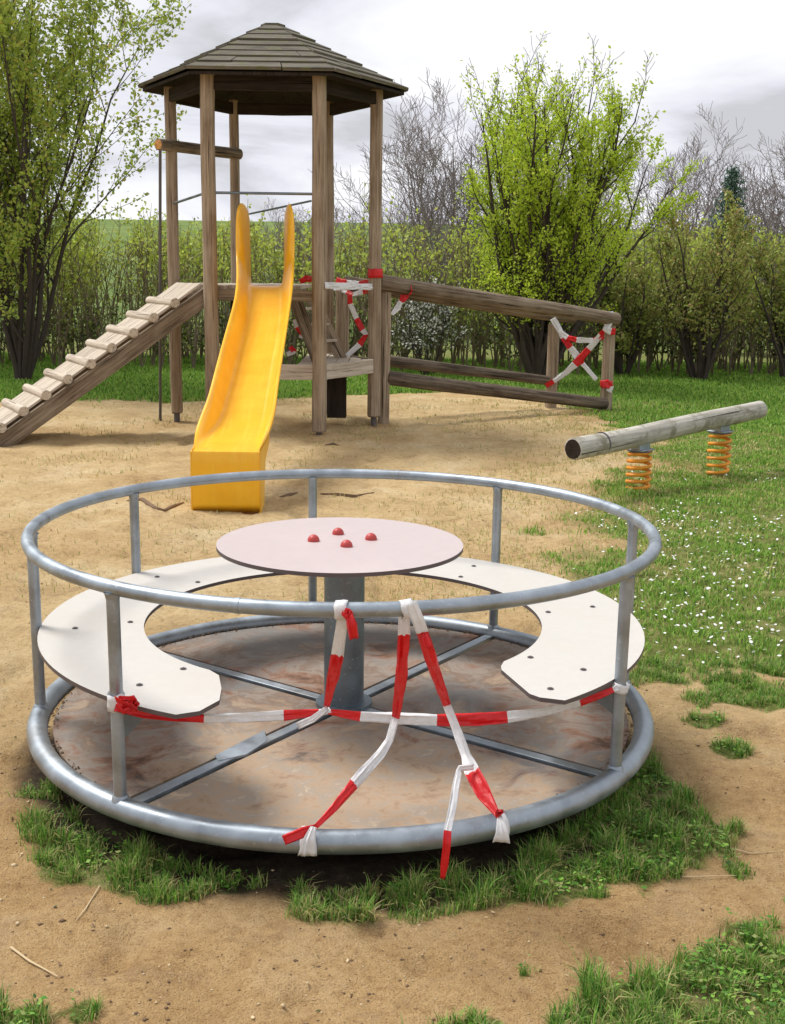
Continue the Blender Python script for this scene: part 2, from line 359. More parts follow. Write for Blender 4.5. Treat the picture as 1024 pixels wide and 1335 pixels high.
def scatter(n,x0,x1,y0,y1,thr=.5,power=1,f=grass_mask):
    X=RNG.uniform(x0,x1,n);Y=RNG.uniform(y0,y1,n); vis=abs(X)<.36*Y+.6; X,Y=X[vis],Y[vis]
    g=f(X,Y); k=RNG.random(len(X))<sm(thr-.25,thr+.3,g)**power; return X[k],Y[k]
def near_grass():
    Xs=[];Ys=[];Hs=[];Wd=[]
    X,Y=scatter(420000,-1.6,2.3,2.3,5.2,.5); r=np.hypot(X-MC[0],Y-MC[1])
    cl=vn(X,Y,22); k=(RNG.random(len(X))<.10+1.1*sm(.22,.70,cl))&((r>1.05)|(RNG.random(len(X))<.2)); X,Y,r,cl=X[k],Y[k],r[k],cl[k]
    h=(.010+.060*cl**1.5*fbm(X,Y,3)*1.9)*RNG.uniform(.5,1.5,len(X))
    h=np.where(r<1.06,np.minimum(h,.09),h)*np.where(r<1.35,1.3,.9)
    o=blades('grass_tufts',X,Y,h,RNG.uniform(.002,.0045,len(X)),M['tuft'],.9); tag(o,'green grass tufts growing round the foot of the roundabout','grass',kind='stuff')
    k=RNG.random(len(X))<.38+.35*sm(.35,.1,abs(X-MC[0]-.05))*(Y<3.4)
    o=blades('dry_grass_tufts',X[k]+.01,Y[k],h[k]*.9,RNG.uniform(.002,.004,k.sum()),M['drygrass'],1.2); tag(o,'straw coloured blades among the tufts by the roundabout','dry grass',kind='stuff')
near_grass()
def weeds():
    X,Y=scatter(40000,-1.6,2.3,2.35,4.6,.7); k=vn(X+5,Y,4.5)>.52; X,Y=X[k],Y[k]; n=len(X)
    C=np.stack([X,Y,gz(X,Y)+RNG.uniform(.008,.045,n)],1); s=RNG.uniform(.005,.012,(n,1)); a=rand_unit(n)*[1,1,.35]; b=np.cross(a,[0,0,1.])+RNG.normal(0,.2,(n,3))
    o=quads('weeds',C,a*s,b*s*.6,M['tuft']); tag(o,'broad leaved weeds among the tufts by the roundabout','weeds',kind='stuff')
weeds()
def lawns():
    X,Y=scatter(260000,.6,6,4.7,15.5,.5); k=RNG.random(len(X))<.25+sm(.3,.7,vn(X,Y,6)); X,Y=X[k],Y[k]
    h=(.02+.03*fbm(X,Y,2))*RNG.uniform(.5,1.4,len(X)); o=blades('lawn_grass',X,Y,h,.003+.0006*Y,M['grass'],.9)
    tag(o,'short green lawn with daisies right of the sand','grass',kind='stuff')
    X,Y=scatter(170000,-8,9,14.0,24,.5); h=RNG.uniform(.03,.08,len(X)); o=blades('meadow_grass',X,Y,h,np.full(len(X),.02),M['grass'],.8)
    tag(o,'green strip of grass in front of the hedge','grass',kind='stuff')
    # sparse dry grass on the sand
    X=RNG.uniform(-4,5,110000);Y=RNG.uniform(6,16.5,110000); bx=np.interp(Y,[6,8,10.3,12,15,16.5],[1.0,1.4,2.3,2.8,3.0,3.5])
    p=np.clip(1.5-abs(X-bx-.1)/1.2,0,1)*sm(.3,.6,fbm(X,Y,2.2)); p=np.maximum(p,.22*sm(.45,.7,fbm(X+3,Y,1.7)))
    k=(RNG.random(len(X))<p)&(abs(X)<.36*Y+.6); X,Y=X[k],Y[k]
    o=blades('sparse_dry_grass',X,Y,RNG.uniform(.015,.055,len(X)),.003+.0006*Y,M['drygrass'],1.2); tag(o,'thin straw coloured grass along the edge of the sand','dry grass',kind='stuff')
    # daisies: little upright-facing discs of petals
    nD=900; X=RNG.uniform(.9,4,nD*3);Y=RNG.uniform(5.1,11.8,nD*3); g=grass_mask(X,Y); bd=sm(.36,.62,fbm(X,Y,1.0))*sm(12,8,Y)
    k=(g>.6)&(RNG.random(len(X))<bd)&(X<.36*Y+.3); X,Y=X[k][:800],Y[k][:800]; n=len(X)
    Z=gz(X,Y)+RNG.uniform(.03,.055,n); C=np.stack([X,Y,Z],1); r=RNG.uniform(.0055,.0095,n); V=[];K=8
    tl=RNG.normal(0,.35,(n,2))
    for j in range(K):
        a=2*np.pi*j/K; px=np.cos(a)*r;py=np.sin(a)*r; V.append(C+np.stack([px,py,px*tl[:,0]+py*tl[:,1]],1))
    o=np_mesh('daisies',np.stack(V,1).reshape(-1,3),np.arange(n*K),np.full(n,K),M['petal']); tag(o,'small white daisies scattered over the lawn','daisies',kind='stuff')
lawns()
def pebbles():
    n=7000; X=RNG.uniform(-2.6,2.6,n); Y=2.35+RNG.random(n)**1.7*7; g=grass_mask(X,Y); k=(g<.4)&(abs(X)<.36*Y+.3)&(np.hypot(X-MC[0],Y-MC[1])>1.0); X,Y=X[k],Y[k]; n=len(X)
    C=np.stack([X,Y,gz(X,Y)+.001],1); r=RNG.gamma(2,.0011,n)[:,None]+.001; D=np.array([[1,0,0],[0,1,0],[-1,0,0],[0,-1,0],[0,0,.6],[0,0,-.6]])
    V=C[:,None,:]+D[None]*r[:,:,None]*RNG.uniform(.6,1.3,(n,6,1)); fs=np.array([[0,1,4],[1,2,4],[2,3,4],[3,0,4],[1,0,5],[2,1,5],[3,2,5],[0,3,5]])
    idx=(np.arange(n)[:,None,None]*6+fs[None]).ravel()
    o=np_mesh('gravel_crumbs',V.reshape(-1,3),idx,np.full(n*8,3),[M['straw'],M['brown']],np.repeat((RNG.random(n)<.6).astype(int),8)); tag(o,'crumbs of grit and litter strewn over the sand','grit',kind='stuff')
pebbles()
def litter():
    n=900; X=RNG.uniform(-2.6,2.6,n); Y=2.35+RNG.random(n)**1.5*8; r=np.hypot(X-MC[0],Y-MC[1]); k=(abs(X)<.36*Y+.3)&((r>1.12)|(RNG.random(n)<.0)); X,Y=X[k],Y[k]; n=len(X)
    C=np.stack([X,Y,gz(X,Y)+.005],1); a=rand_unit(n)*[1,1,.25]; b=np.cross(a,[0,0,1.]); s=RNG.uniform(.003,.012,(n,1)); asp=RNG.uniform(.1,.6,(n,1))
    o=quads('leaf_litter',C,a*s,b*s*asp,[M['brown'],M['straw'],M['leaf_dark']],RNG.integers(0,3,n)); tag(o,'dead leaf scraps and straw bits scattered on the sand','leaf litter',kind='stuff')
litter()
# ---------------------------------------------------------------- roundabout
cx,cy=MC; RZ=.15; TZ=.832
ra=thing('roundabout','round steel playground roundabout with white horseshoe bench and round table','roundabout',(cx,cy,0))
def pt(a,r,z): return (cx+r*math.cos(R(a)),cy+r*math.sin(R(a)),z)
def ringmb(Rr,z,r,n=144,k=16):
    mb=MB(); mb.tube([pt(360*i/n,Rr,z) for i in range(n)],r,k,closed=True); return mb
L0=(cx,cy,0)
build('base_ring',ringmb(1.098,RZ,.036),M['steel'],ra,L0)
hr=build('handrail',ringmb(1.1,TZ,.0215),M['steel'],ra,L0)
for a in(257,346,80,178):
    mb=MB(); mb.tube([pt(a-.35,1.1,TZ),pt(a+.35,1.1,TZ)],.0226,16)
    build('joint_sleeve',mb,M['steel'],hr,L0)
PA=[10,55,100,145,188,235,325]
for a in PA:
    mb=MB(); mb.tube([pt(a,1.097,RZ+.02),pt(a,1.1,TZ-.012)],.0195,16)
    mb.tube([pt(a,1.097,RZ+.020),pt(a,1.097,RZ+.036),pt(a,1.097,RZ+.042)],[.029,.0245,.0205],16,jit=.05); mb.tube([pt(a,1.1,TZ-.034),pt(a,1.1,TZ-.020),pt(a,1.1,TZ-.014)],[.0200,.0225,.026],14,jit=.05); build('post',mb,M['steel'],ra,L0)
mb=MB(); mb.tube([(cx,cy,.06),(cx,cy,.752)],.074,40); mb.tube([(cx,cy,.12),(cx,cy,.162)],.105,40)
hub=build('hub_column',mb,M['steeldark'],ra,L0)
mb=MB(); mb.tube([(cx,cy,.66),(cx,cy,.664)],.0765,40); mb.tube([(cx,cy,.742),(cx,cy,.7505)],.16,40); build('flange',mb,M['steeldark'],hub,L0)
mb=MB(); mb.tube([(cx,cy,-.05),(cx,cy,.11)],.16,32); build('pivot_base',mb,M['black'],ra,L0)
for a in(55,145,235,325):
    p0=Vector(pt(a,.09,RZ+.004));p1=Vector(pt(a,1.075,RZ+.004)); d=(p1-p0).normalized(); s=Vector((-d.y,d.x,0))
    mb=MB(); q=Matrix((d,s,Vector((0,0,1)))).transposed(); mid=(p0+p1)/2
    mb.box(mid+Vector((0,0,-.016)),((p1-p0).length,.040,.026),q); mb.box(mid-d*.03+Vector((0,0,-.055)),((p1-p0).length*.88,.008,.05),q)
    build('spoke',mb,M['steel'],ra,L0,bevel=.002)
mb=MB(); a=235; p=[at(280,985,RZ+.003),at(345,952,RZ+.003),at(348,966,RZ+.003),at(322,983,RZ+.003),at(285,992,RZ+.003)]
mb.prism([(q.x,q.y) for q in p],RZ-.006,RZ+.003); build('repair_plate',mb,M['steel'],ra,L0,smooth=False)
# floor panels
for a in(55,145,235,325):
    n=60;rows=26;a0=a+1.2;a1=a+88.8;V=[];S=[]
    for i in range(rows+1):
        r=.10+(1.045-.10)*i/rows; off=math.degrees(.040/r)
        for j in range(n+1):
            b_=a+off+(90-2*off)*j/n; p=pt(b_,r,RZ-.004); V.append(p)
            dy=cy-p[1]; S.append(float(np.clip(.10+.62*sm(.05,.75,dy)*sm(-1.0,-.25,p[0]-cx)*sm(1.05,.25,p[0]-cx)+.22*(dy>0),0,1)))
    nn=(rows+1)*(n+1)
    V2=V+[(x,y,z-.010) for x,y,z in V]; fs=[]
    for i in range(rows):
        for j in range(n):
            k=i*(n+1)+j; fs.append((k,k+n+1,k+n+2,k+1)); fs.append((nn+k+1,nn+k+n+2,nn+k+n+1,nn+k))
    for j in range(n):
        k=rows*(n+1)+j; fs.append((k,nn+k,nn+k+1,k+1)); fs.append((j,j+1,nn+j+1,nn+j))
    for i in range(rows):
        k=i*(n+1); fs.append((k,nn+k,nn+k+n+1,k+n+1)); k+=n; fs.append((k,k+n+1,nn+k+n+1,nn+k))
    mb=MB(); mb.add(V2,fs); o=build('floor_panel',mb,M['floor'],ra,L0,smooth=False)
    at1=o.data.attributes.new('sand','FLOAT','POINT'); at1.data.foreach_set('value',np.array(S+S,dtype=np.float32))
    if a==235: o['label']='front floor panel drifted over with sand'
# dirt crust along the ring gap
mb=MB()
for i in range(700):
    a=random.uniform(0,360); r=random.uniform(1.03,1.066); p=Vector(pt(a,r,RZ-.002+random.uniform(-.004,.004))); s=random.uniform(.002,.006)
    mb.add([p+Vector((s,0,0)),p+Vector((0,s,0)),p-Vector((s,0,0)),p-Vector((0,s,0)),p+Vector((0,0,s))],[(0,1,4),(1,2,4),(2,3,4),(3,0,4)])
o=build('dirt_crumbs',mb,M['brown'],ra,L0); o['kind']='stuff'
# bench
BZ=.482; BR0,BR1=.722,1.083
poly=[]
def pol(a,r): return (cx+r*math.cos(R(a)),cy+r*math.sin(R(a)))
for i in range(97): poly.append(pol(-49.5+(292-45.5)*i/96-.0,BR1))   # outer, counter-clockwise from right tip to left tip
# now outer goes -49.5 -> 197; extend to the left tip at 246 degrees
poly=[pol(-50+(246-(-50))*i/110,BR1) for i in range(111)]
poly+=[pol(248.5,1.03),pol(249,.93),pol(246,.84),pol(240.5,.745)]
poly+=[pol(236-(236+41)*i/100,BR0) for i in range(101)]
poly+=[pol(-44.5,.745),pol(-46.5,.77),pol(-52.5,.98),pol(-52.3,1.02)]
mb=MB(); mb.prism(poly,BZ-.014,BZ,sides=1); bn=build('bench',mb,[M['bench'],M['edge']],ra,L0,smooth=False,bevel=.002)
for px,py in[(98,819),(170,811),(239,872),(182,893),(205,752),(258,759),(618,738),(601,752),(715,798),(773,791),(692,857),(761,873),(718,898)]:
    p=at(px,py,BZ+.001); mb=MB(); mb.tube([(p.x,p.y,BZ-.002),(p.x,p.y,BZ+.0025)],.0105,14); mb.tube([(p.x,p.y,BZ+.0025),(p.x,p.y,BZ+.005)],.006,6)
    build('bolt',mb,M['bolt'],bn,L0)
for a in PA:
    d=Vector((math.cos(R(a)),math.sin(R(a)),0)); s=Vector((-d.y,d.x,0)); c=Vector((cx,cy,0)); mb=MB()
    pr=[(1.078,BZ-.016),(.90,BZ-.016),(.90,BZ-.03),(1.078,BZ-.12)]
    vs=[c+d*r+s*.003+Vector((0,0,z)) for r,z in pr]+[c+d*r-s*.003+Vector((0,0,z)) for r,z in pr]
    mb.add(vs,[(0,1,2,3),(7,6,5,4),(0,4,5,1),(1,5,6,2),(2,6,7,3),(3,7,4,0)])
    build('bench_bracket',mb,M['steeldark'],ra,L0,smooth=False)
# table
tx=cx-.016; mb=MB(); mb.prism([(tx+.446*math.cos(2*math.pi*i/120),cy+.446*math.sin(2*math.pi*i/120)) for i in range(120)],.752,.766,sides=1)
tb=build('table_top',mb,[M['table'],M['edge']],ra,L0,smooth=False,bevel=.002)
for px,py in[(409,705),(441,696),(484,703),(452,712)]:
    p=at(px,py,.767); mb=MB(); rs=[(.022,.0),(.022,.006),(.019,.014),(.012,.021),(.005,.024)]; k=18; vs=[];fs=[]
    for r_,z_ in rs:
        for j in range(k): vs.append((p.x+r_*math.cos(2*math.pi*j/k),p.y+r_*math.sin(2*math.pi*j/k),.7662+z_))
    for i in range(len(rs)-1):
        for j in range(k): fs.append((i*k+j,i*k+(j+1)%k,(i+1)*k+(j+1)%k,(i+1)*k+j))
    fs.append(tuple(4*k+j for j in range(k))); mb.add(vs,fs); build('knob',mb,M['knob'],tb,L0)
# ---------------------------------------------------------------- barrier tape
def tape_mesh(mb,pts,side=None,crump=.25,flat=False):
    """pts: (pos, width, colour until next point: 0 red 1 white)"""
    W_=7; P=[]
    for i in range(len(pts)-1):
        a,wa,c=pts[i]; b_,wb=pts[i+1][0],pts[i+1][1]; a=Vector(a);b_=Vector(b_)
        L=(b_-a).length; k=max(2,int(L/.010)) if L<3 else 200
        for j in range(k): t=j/k; P.append((a.lerp(b_,t),wa+(wb-wa)*t,c))
    P.append((Vector(pts[-1][0]),pts[-1][1],pts[-2][2])); n=len(P); sd=random.uniform(0,50); s_=0
    rows=[]
    for i,(p,w,c) in enumerate(P):
        t=(P[min(i+1,n-1)][0]-P[max(i-1,0)][0]).normalized()
        v=Vector((0,-1,.12)) if not side else Vector(side)
        x=t.cross(v).normalized(); nn=x.cross(t)
        if i: s_+=(p-P[i-1][0]).length
        tw=.5*mnoise.noise(Vector((s_*4,sd,0))); x2=x*math.cos(tw)+nn*math.sin(tw); n2=x2.cross(t)
        row=[]
        for j in range(W_):
            u=(j/(W_-1)-.5); wr=mnoise.noise(Vector((u*5+sd,s_*7,3)))*crump*w+mnoise.noise(Vector((u*11,s_*28+sd,9)))*crump*w*.35
            ww=w*(1+.10*mnoise.noise(Vector((s_*16,sd,5))))
            row.append(p+x2*u*ww+n2*wr)
        rows.append(row)
    o=len(mb.v)
    for r_ in rows: mb.v+=[tuple(q) for q in r_]
    for i in range(n-1):
        for j in range(W_-1):
            mb.f.append((o+i*W_+j,o+i*W_+j+1,o+(i+1)*W_+j+1,o+(i+1)*W_+j)); mb.m.append(P[i][2])
def crumple(mb,c,size,col,n=3,stretch=(1,1,1)):
    """crinkled wad of tape: a few folded ribbons looping through a small volume"""
    c=Vector(c)
    for _ in range(n):
        pts=[]; 
        for i in range(6):
            pts.append((c+Vector([random.uniform(-1,1)*size*stretch[k]*.55 for k in range(3)]),size*random.uniform(.45,.8),col))
        tape_mesh(mb,pts,side=[random.uniform(-1,1) for _ in range(3)],crump=.35)
def wrap(mb,c,axis,r,w,col,turns=1.0,a0=0):
    """band round a tube of radius r"""
    axis=Vector(axis).normalized(); a=axis.orthogonal().normalized(); b_=axis.cross(a); k=int(30*turns); o=len(mb.v); sd=random.uniform(0,9)
    for i in range(k+1):
        an=a0+2*math.pi*turns*i/k
        for j in range(4):
            u=j/3-.5; rr=r+.0015+.003*(1+mnoise.noise(Vector((an*2+sd,u*4,0))))
            mb.v.append(tuple(Vector(c)+(a*math.cos(an)+b_*math.sin(an))*rr+axis*(u*w+.2*w*mnoise.noise(Vector((an+sd,0,7))))))
    for i in range(k):
        for j in range(3): mb.f.append((o+i*4+j,o+i*4+j+1,o+i*4+5+j,o+i*4+4+j)); mb.m.append(col)
def tape(label,mb,group,loc):
    o=build('barrier_tape',mb,[M['tred'],M['twhite']],None,loc); sd=o.modifiers.new('thickness','SOLIDIFY'); sd.thickness=.0006
    return tag(o,label,'barrier tape',group)
G1='red and white tapes tied across the roundabout'
RD,WH=0,1
A=lambda px,py,y:at(px,py,y=y)
# crosswise
mb=MB(); yl,yr=3.29,3.57; yy=lambda px:yl+(yr-yl)*(px-140)/(810-140)-.012
pts=[(150,922,.03,RD),(190,932,.022,RD),(230,936,.022,RD),(266,937,.026,WH),(320,936,.030,WH),(370,933,.034,RD),(416,929,.022,WH),(428,928,.016,RD),(470,934,.030,WH),(520,937,.036,WH),(570,939,.036,RD),(620,938,.040,RD),(662,935,.036,WH),(710,929,.030,WH),(757,917,.022,RD),(782,907,.022,RD),(800,899,.018,WH),(806,896,.02,WH)]
tape_mesh(mb,[(A(px,py,yy(px)),w,c) for px,py,w,c in pts])
pl=pt(235,1.1,0); pr_=pt(325,1.1,0)
wrap(mb,(pl[0],pl[1],A(140,914,3.31)[2]),(0,0,1),.021,.05,WH); wrap(mb,(pr_[0],pr_[1],A(810,896,3.58)[2]),(.2,0,1),.021,.03,WH,1.6)
crumple(mb,A(168,919,3.25),.055,RD,3,(1,.3,.6))
tape('red and white tape stretched crosswise between two posts of the roundabout',mb,G1,(A(450,935,3.4)))
# left short one from the rail
mb=MB(); yb=yy(425)
tape_mesh(mb,[(A(448,800,3.10),.03,WH),(A(446,812,3.11),.030,WH),(A(440,855,3.2),.036,RD),(A(434,885,3.28),.034,RD),(A(426,922,yb-.01),.018,RD)])
tape_mesh(mb,[(A(427,923,yb-.015),.016,WH),(A(408,938,yb-.03),.022,WH),(A(388,947,yb-.03),.024,WH)])
tape_mesh(mb,[(A(455,802,3.08),.02,RD),(A(459,815,3.07),.030,RD),(A(462,833,3.075),.026,RD)])
crumple(mb,A(452,801,3.085),.025,RD,2); crumple(mb,A(426,925,yb-.01),.018,WH,2)
c=pt(271.9,1.1,TZ); wrap(mb,c,(1,0,.03),.0215,.034,WH)
tape('short red and white tape knotted on the rail before the hub',mb,G1,Vector(A(440,860,3.15)))
# middle one
mb=MB(); ym=yy(515)-.02
tape_mesh(mb,[(A(527,798,3.14),.030,WH),(A(527,828,3.17),.032,RD),(A(524,880,3.28),.036,RD),(A(516,936,ym),.024,WH),(A(508,965,ym-.03),.024,WH),(A(497,982,ym-.06),.028,WH),(A(462,1022,3.24),.036,RD),(A(437,1052,3.16),.024,RD),(A(412,1078,3.10),.014,RD)])
tape_mesh(mb,[(A(412,1078,3.09),.016,RD),(A(395,1086,3.062),.034,RD),(A(370,1096,3.058),.028,RD)])
tape_mesh(mb,[(A(409,1078,3.075),.016,WH),(A(404,1095,3.05),.036,WH),(A(401,1116,3.05),.056,WH)])
wrap(mb,pt(266.8,1.098,RZ),(1,0,.0),.036,.024,WH)
tape('long tape from the rail bending to a tied end with red flap at lower left',mb,G1,Vector(A(515,940,3.3)))
# right one
mb=MB(); yq=yy(585)-.03; c=pt(281.3,1.1,TZ); wrap(mb,c,(1,.1,.15),.0215,.034,WH)
tape_mesh(mb,[(A(536,786,3.083),.032,WH),(A(545,808,3.09),.034,WH),(A(551,825,3.10),.034,RD),(A(565,868,3.2),.034,RD),(A(583,920,yq),.026,WH),(A(597,955,yq-.04),.028,WH),(A(608,985,yq-.09),.030,WH),(A(616,1006,3.27),.046,RD),(A(632,1035,3.2),.046,RD),(A(650,1064,3.12),.016,RD)])
tape_mesh(mb,[(A(553,826,3.09),.02,RD),(A(558,838,3.08),.02,RD),(A(562,846,3.08),.012,RD)])
tape_mesh(mb,[(A(651,1063,3.10),.012,WH),(A(653,1072,3.08),.022,WH),(A(655,1086,3.062),.036,WH),(A(654,1099,3.06),.050,WH)])
crumple(mb,A(652,1060,3.10),.02,RD,2); wrap(mb,pt(297,1.098,RZ),(1,.5,0),.036,.018,WH)
tape('long tape running from the rail down right to the base ring',mb,G1,Vector(A(580,920,3.3)))
mb=MB()
tape_mesh(mb,[(A(618,1000,3.27),.02,WH),(A(600,1002,3.25),.02,WH),(A(596,1020,3.2),.022,WH),(A(590,1055,3.12),.022,WH),(A(584,1083,3.065),.020,RD),(A(583,1100,3.05),.022,RD),(A(580,1125,3.055),.022,RD),(A(577,1146,3.06),.012,RD)])
tape('thin loose tape end hanging over the base ring into the grass',mb,G1,Vector(A(590,1060,3.15)))
# ---------------------------------------------------------------- spring beam
a0=Vector((1.37,9.0,.415));a1=Vector((3.37,10.92,.525))
sb=thing('spring_beam','grey wobble log on two orange coil springs','spring beam',(2.45,10.0,0))
log('beam',a0,a1,.088,.082,M['greylog'],sb,24,M['darkwood'])
mb=MB(); d=(a1-a0).normalized()
for t in(.28,):
    c=a0+d*.36; mb.tube([c-d*.006,c+d*.006],.0905,24)
build('band',mb,M['bolt'],sb,(2.45,10,0))
for (t,rr) in((.32,.085),(.76,.085)):
    c=a0.lerp(a1,t); zt=c.z-.10; zg=float(gz(c.x,c.y)); mb=MB(); pts=[]; turns=6
    for i in range(turns*20+1):
        f=i/(turns*20); pts.append((c.x+rr*(1+.10*math.sin(f*3.14))*math.cos(f*turns*2*math.pi),c.y+rr*(1+.10*math.sin(f*3.14))*math.sin(f*turns*2*math.pi),zg-.01+(zt-zg-.02)*f))
    mb.tube(pts,.0145,8); sp=build('spring',mb,M['spring'],sb,(c.x,c.y,0))
    mb=MB(); q=Matrix.Rotation(math.atan2(d.y,d.x),3,'Z'); mb.box((c.x,c.y,zt-.018),(.17,.17,.014),q); mb.box((c.x,c.y,zt+.004),(.15,.10,.05),q)
    build('bracket',mb,M['steel'],sb,(c.x,c.y,0),bevel=.004)
    mb=MB(); mb.tube([(c.x,c.y,zt-.034),(c.x,c.y,zt-.024)],.10,20); build('clamp_plate',mb,M['bolt'],sb,(c.x,c.y,0))
# ---------------------------------------------------------------- play tower
TX,TY=-1.36,13.6; RP=1.13
tw=thing('play_tower','hexagonal roofed wooden play tower with yellow slide and sloping ramp','play tower',(TX,TY,0))
hx=lambda k,r,z:(TX+r*math.cos(R(60*k)),TY+r*math.sin(R(60*k)),z)
TL=(TX,TY,0)
prad=[.072,.055,.058,.065,.075,.076]
for k in range(6):
    p=hx(k,RP,0); zb=float(gz(p[0],p[1])); b0=Vector((p[0],p[1],zb+.10)) ; 
    if k in(4,5): b0.z=zb+.03
    o=log('post',b0,(p[0]+random.uniform(-.01,.01),p[1],3.66),prad[k]*1.03,prad[k]*.97,M['post'],tw,22)
    mb=MB(); mb.tube([(p[0],p[1],zb-.05),(p[0],p[1],zb+.13)],.035,12); mb.tube([(p[0],p[1],zb+.095),(p[0],p[1],zb+.102)],prad[k]*.9,16); build('shoe',mb,M['bolt'],o,TL)
# eave beams
for k in range(6): plank('eave_beam',hx(k,RP-.0,3.56),hx(k+1,RP,3.56),.06,.13,M['darkwood'],tw)  # near-black wood puts the shade under the roof into the colour
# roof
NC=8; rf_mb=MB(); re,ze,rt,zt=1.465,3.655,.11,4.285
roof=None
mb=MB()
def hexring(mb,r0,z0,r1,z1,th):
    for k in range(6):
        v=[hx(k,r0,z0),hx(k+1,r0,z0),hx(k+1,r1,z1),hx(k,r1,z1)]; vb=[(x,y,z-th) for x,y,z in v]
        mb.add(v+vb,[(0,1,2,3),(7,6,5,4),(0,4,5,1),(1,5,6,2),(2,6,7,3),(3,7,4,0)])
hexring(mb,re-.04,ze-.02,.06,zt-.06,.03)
roof=build('roof',mb,M['darkwood'],tw,TL,smooth=False)  # soffit coloured near-black, painting in the shade below the roof
for i in range(NC):
    f0=i/NC; f1=(i+1.35)/NC; r0=re+(rt-re)*f0; r1=max(.02,re+(rt-re)*f1); z0=ze+(zt-ze)*f0+.022; z1=ze+(zt-ze)*f1-.002
    for k in range(6):
        a_=Vector(hx(k,r0,z0));b_=Vector(hx(k+1,r0,z0)); c_=Vector(hx(k+1,r1,z1));d_=Vector(hx(k,r1,z1))
        nb=1 if (b_-a_).length<1.0 else 2; cuts=[0]+sorted(random.uniform(.15,.85) for _ in range(nb-1))+[1]
        x=(b_-a_).normalized(); up=((d_+c_)/2-(a_+b_)/2).normalized(); nn=x.cross(up).normalized()
        mb=MB()
        for q in range(len(cuts)-1):
            g=.004; t0=cuts[q]+(g if q else 0);t1=cuts[q+1]-(g if q<len(cuts)-2 else 0)
            jz=nn*random.uniform(0,.014)-up*random.uniform(0,.02)
            v=[a_.lerp(b_,t0)+jz,a_.lerp(b_,t1)+jz,d_.lerp(c_,t1)+jz,d_.lerp(c_,t0)+jz]; vb=[p-nn*.034 for p in v]
            mb.add(v+vb,[(0,1,2,3),(7,6,5,4),(0,4,5,1),(1,5,6,2),(2,6,7,3),(3,7,4,0)])
        Wd=Matrix.Translation(a_)@Matrix((nn,up,x)).transposed().to_4x4()
        build('shingle_course',mb,M['shingle'],roof,world=Wd,smooth=False,bevel=.003)
mb=MB(); mb.prism([(hx(k,.135,0)[0],hx(k,.135,0)[1]) for k in range(6)],zt-.03,zt+.02); build('roof_cap',mb,M['shingle'],roof,TL,smooth=False,bevel=.006)
# crossbeam with orange end + climbing pole
p0=A(206,188,13.36);p1=A(312,201,14.62); log('crossbeam',p0,p1,.062,.064,M['beam'],tw,20,M['orangewood'])
e=p0+(p1-p0).normalized()*.035
f=at(209,545,z=.0); mb=MB(); mb.tube([(e.x,e.y,e.z-.03),tuple(Vector((e.x,e.y,e.z)).lerp(f,.5)),(f.x,f.y,-.05)],.017,10); build('climbing_pole',mb,M['bolt'],tw,TL)
# rails
def bar(p0,p1,r=.014,name='grab_rail',m='steeldark'):
    mb=MB(); mb.tube([p0,p1],r,10); return build(name,mb,M[m],tw,TL)
bar(hx(3,RP,2.42),hx(4,RP,2.50)); bar(hx(4,RP,2.49),hx(5,RP,2.49)); bar(hx(2,RP,2.33),hx(5,RP-.2,2.43),.011)
# decks
def deck(poly,z,name):
    mb=MB(); xs=[p[0] for p in poly]; x0,x1=min(xs),max(xs); n=int((x1-x0)/.12)
    for i in range(n):
        xa=x0+(x1-x0)*i/n+.004; xb=x0+(x1-x0)*(i+1)/n-.004; xm=(xa+xb)/2; ys=[]
        for j in range(len(poly)):
            (ax,ay),(bx_,by_)=poly[j],poly[(j+1)%len(poly)]
            if (ax-xm)*(bx_-xm)<0: ys.append(ay+(by_-ay)*(xm-ax)/(bx_-ax))
        if len(ys)==2: mb.box((xm,(ys[0]+ys[1])/2,z-.02+random.uniform(-.003,.003)),(xb-xa,abs(ys[0]-ys[1]),.04))
    return build(name,mb,M['plank'],tw,TL,smooth=False,bevel=.003)
h2=lambda k,r:hx(k,r,0)[:2]
deck([h2(2,RP-.1),h2(3,RP-.1),h2(4,RP-.1),(-1.0,12.72),(-1.0,14.48)],1.56,'upper_deck')
deck([h2(0,RP-.02),h2(1,RP-.02),(-1.05,14.55),(-1.05,12.66),h2(5,RP-.02)],.73,'lower_deck')
for k in(4,): plank('deck_beam',hx(4,RP-.02,1.46),hx(5,RP-.02,1.46),.05,.12,M['beam'],tw)
for k in(2,3): plank('deck_beam',hx(k,RP-.04,1.46),hx(k+1,RP-.04,1.46),.05,.12,M['beam'],tw)
plank('deck_beam',hx(4,RP+.0,.665),hx(5,RP-.0,.665),.06,.16,M['plank'],tw)
plank('deck_beam',hx(5,RP+.0,.665),hx(6,RP-.0,.665),.06,.16,M['plank'],tw)
plank('deck_beam',hx(0,RP+.0,.665),hx(1,RP-.0,.665),.06,.16,M['beam'],tw)
plank('support_block',(-.66,13.7,.06),(-.66,13.7,.6),.16,.22,M['darkwood'],tw,up=(1,0,0))
plank('support_block',(-1.9,14.3,0),(-1.9,14.3,1.4),.10,.10,M['darkwood'],tw,up=(1,0,0))
# stair between the decks
s0=A(383,385,13.1);s1=A(415,470,13.25); plank('stair_stringer',s0,s1,.05,.14,M['beam'],tw,up=(1,.2,0))
s2=A(405,385,13.9);s3=A(446,468,13.9); plank('stair_stringer',s2,s3,.05,.14,M['post'],tw,up=(1,.2,0))
for t in(.2,.45,.7): plank('stair_tread',s0.lerp(s1,t),s2.lerp(s3,t),.12,.03,M['plank'],tw)
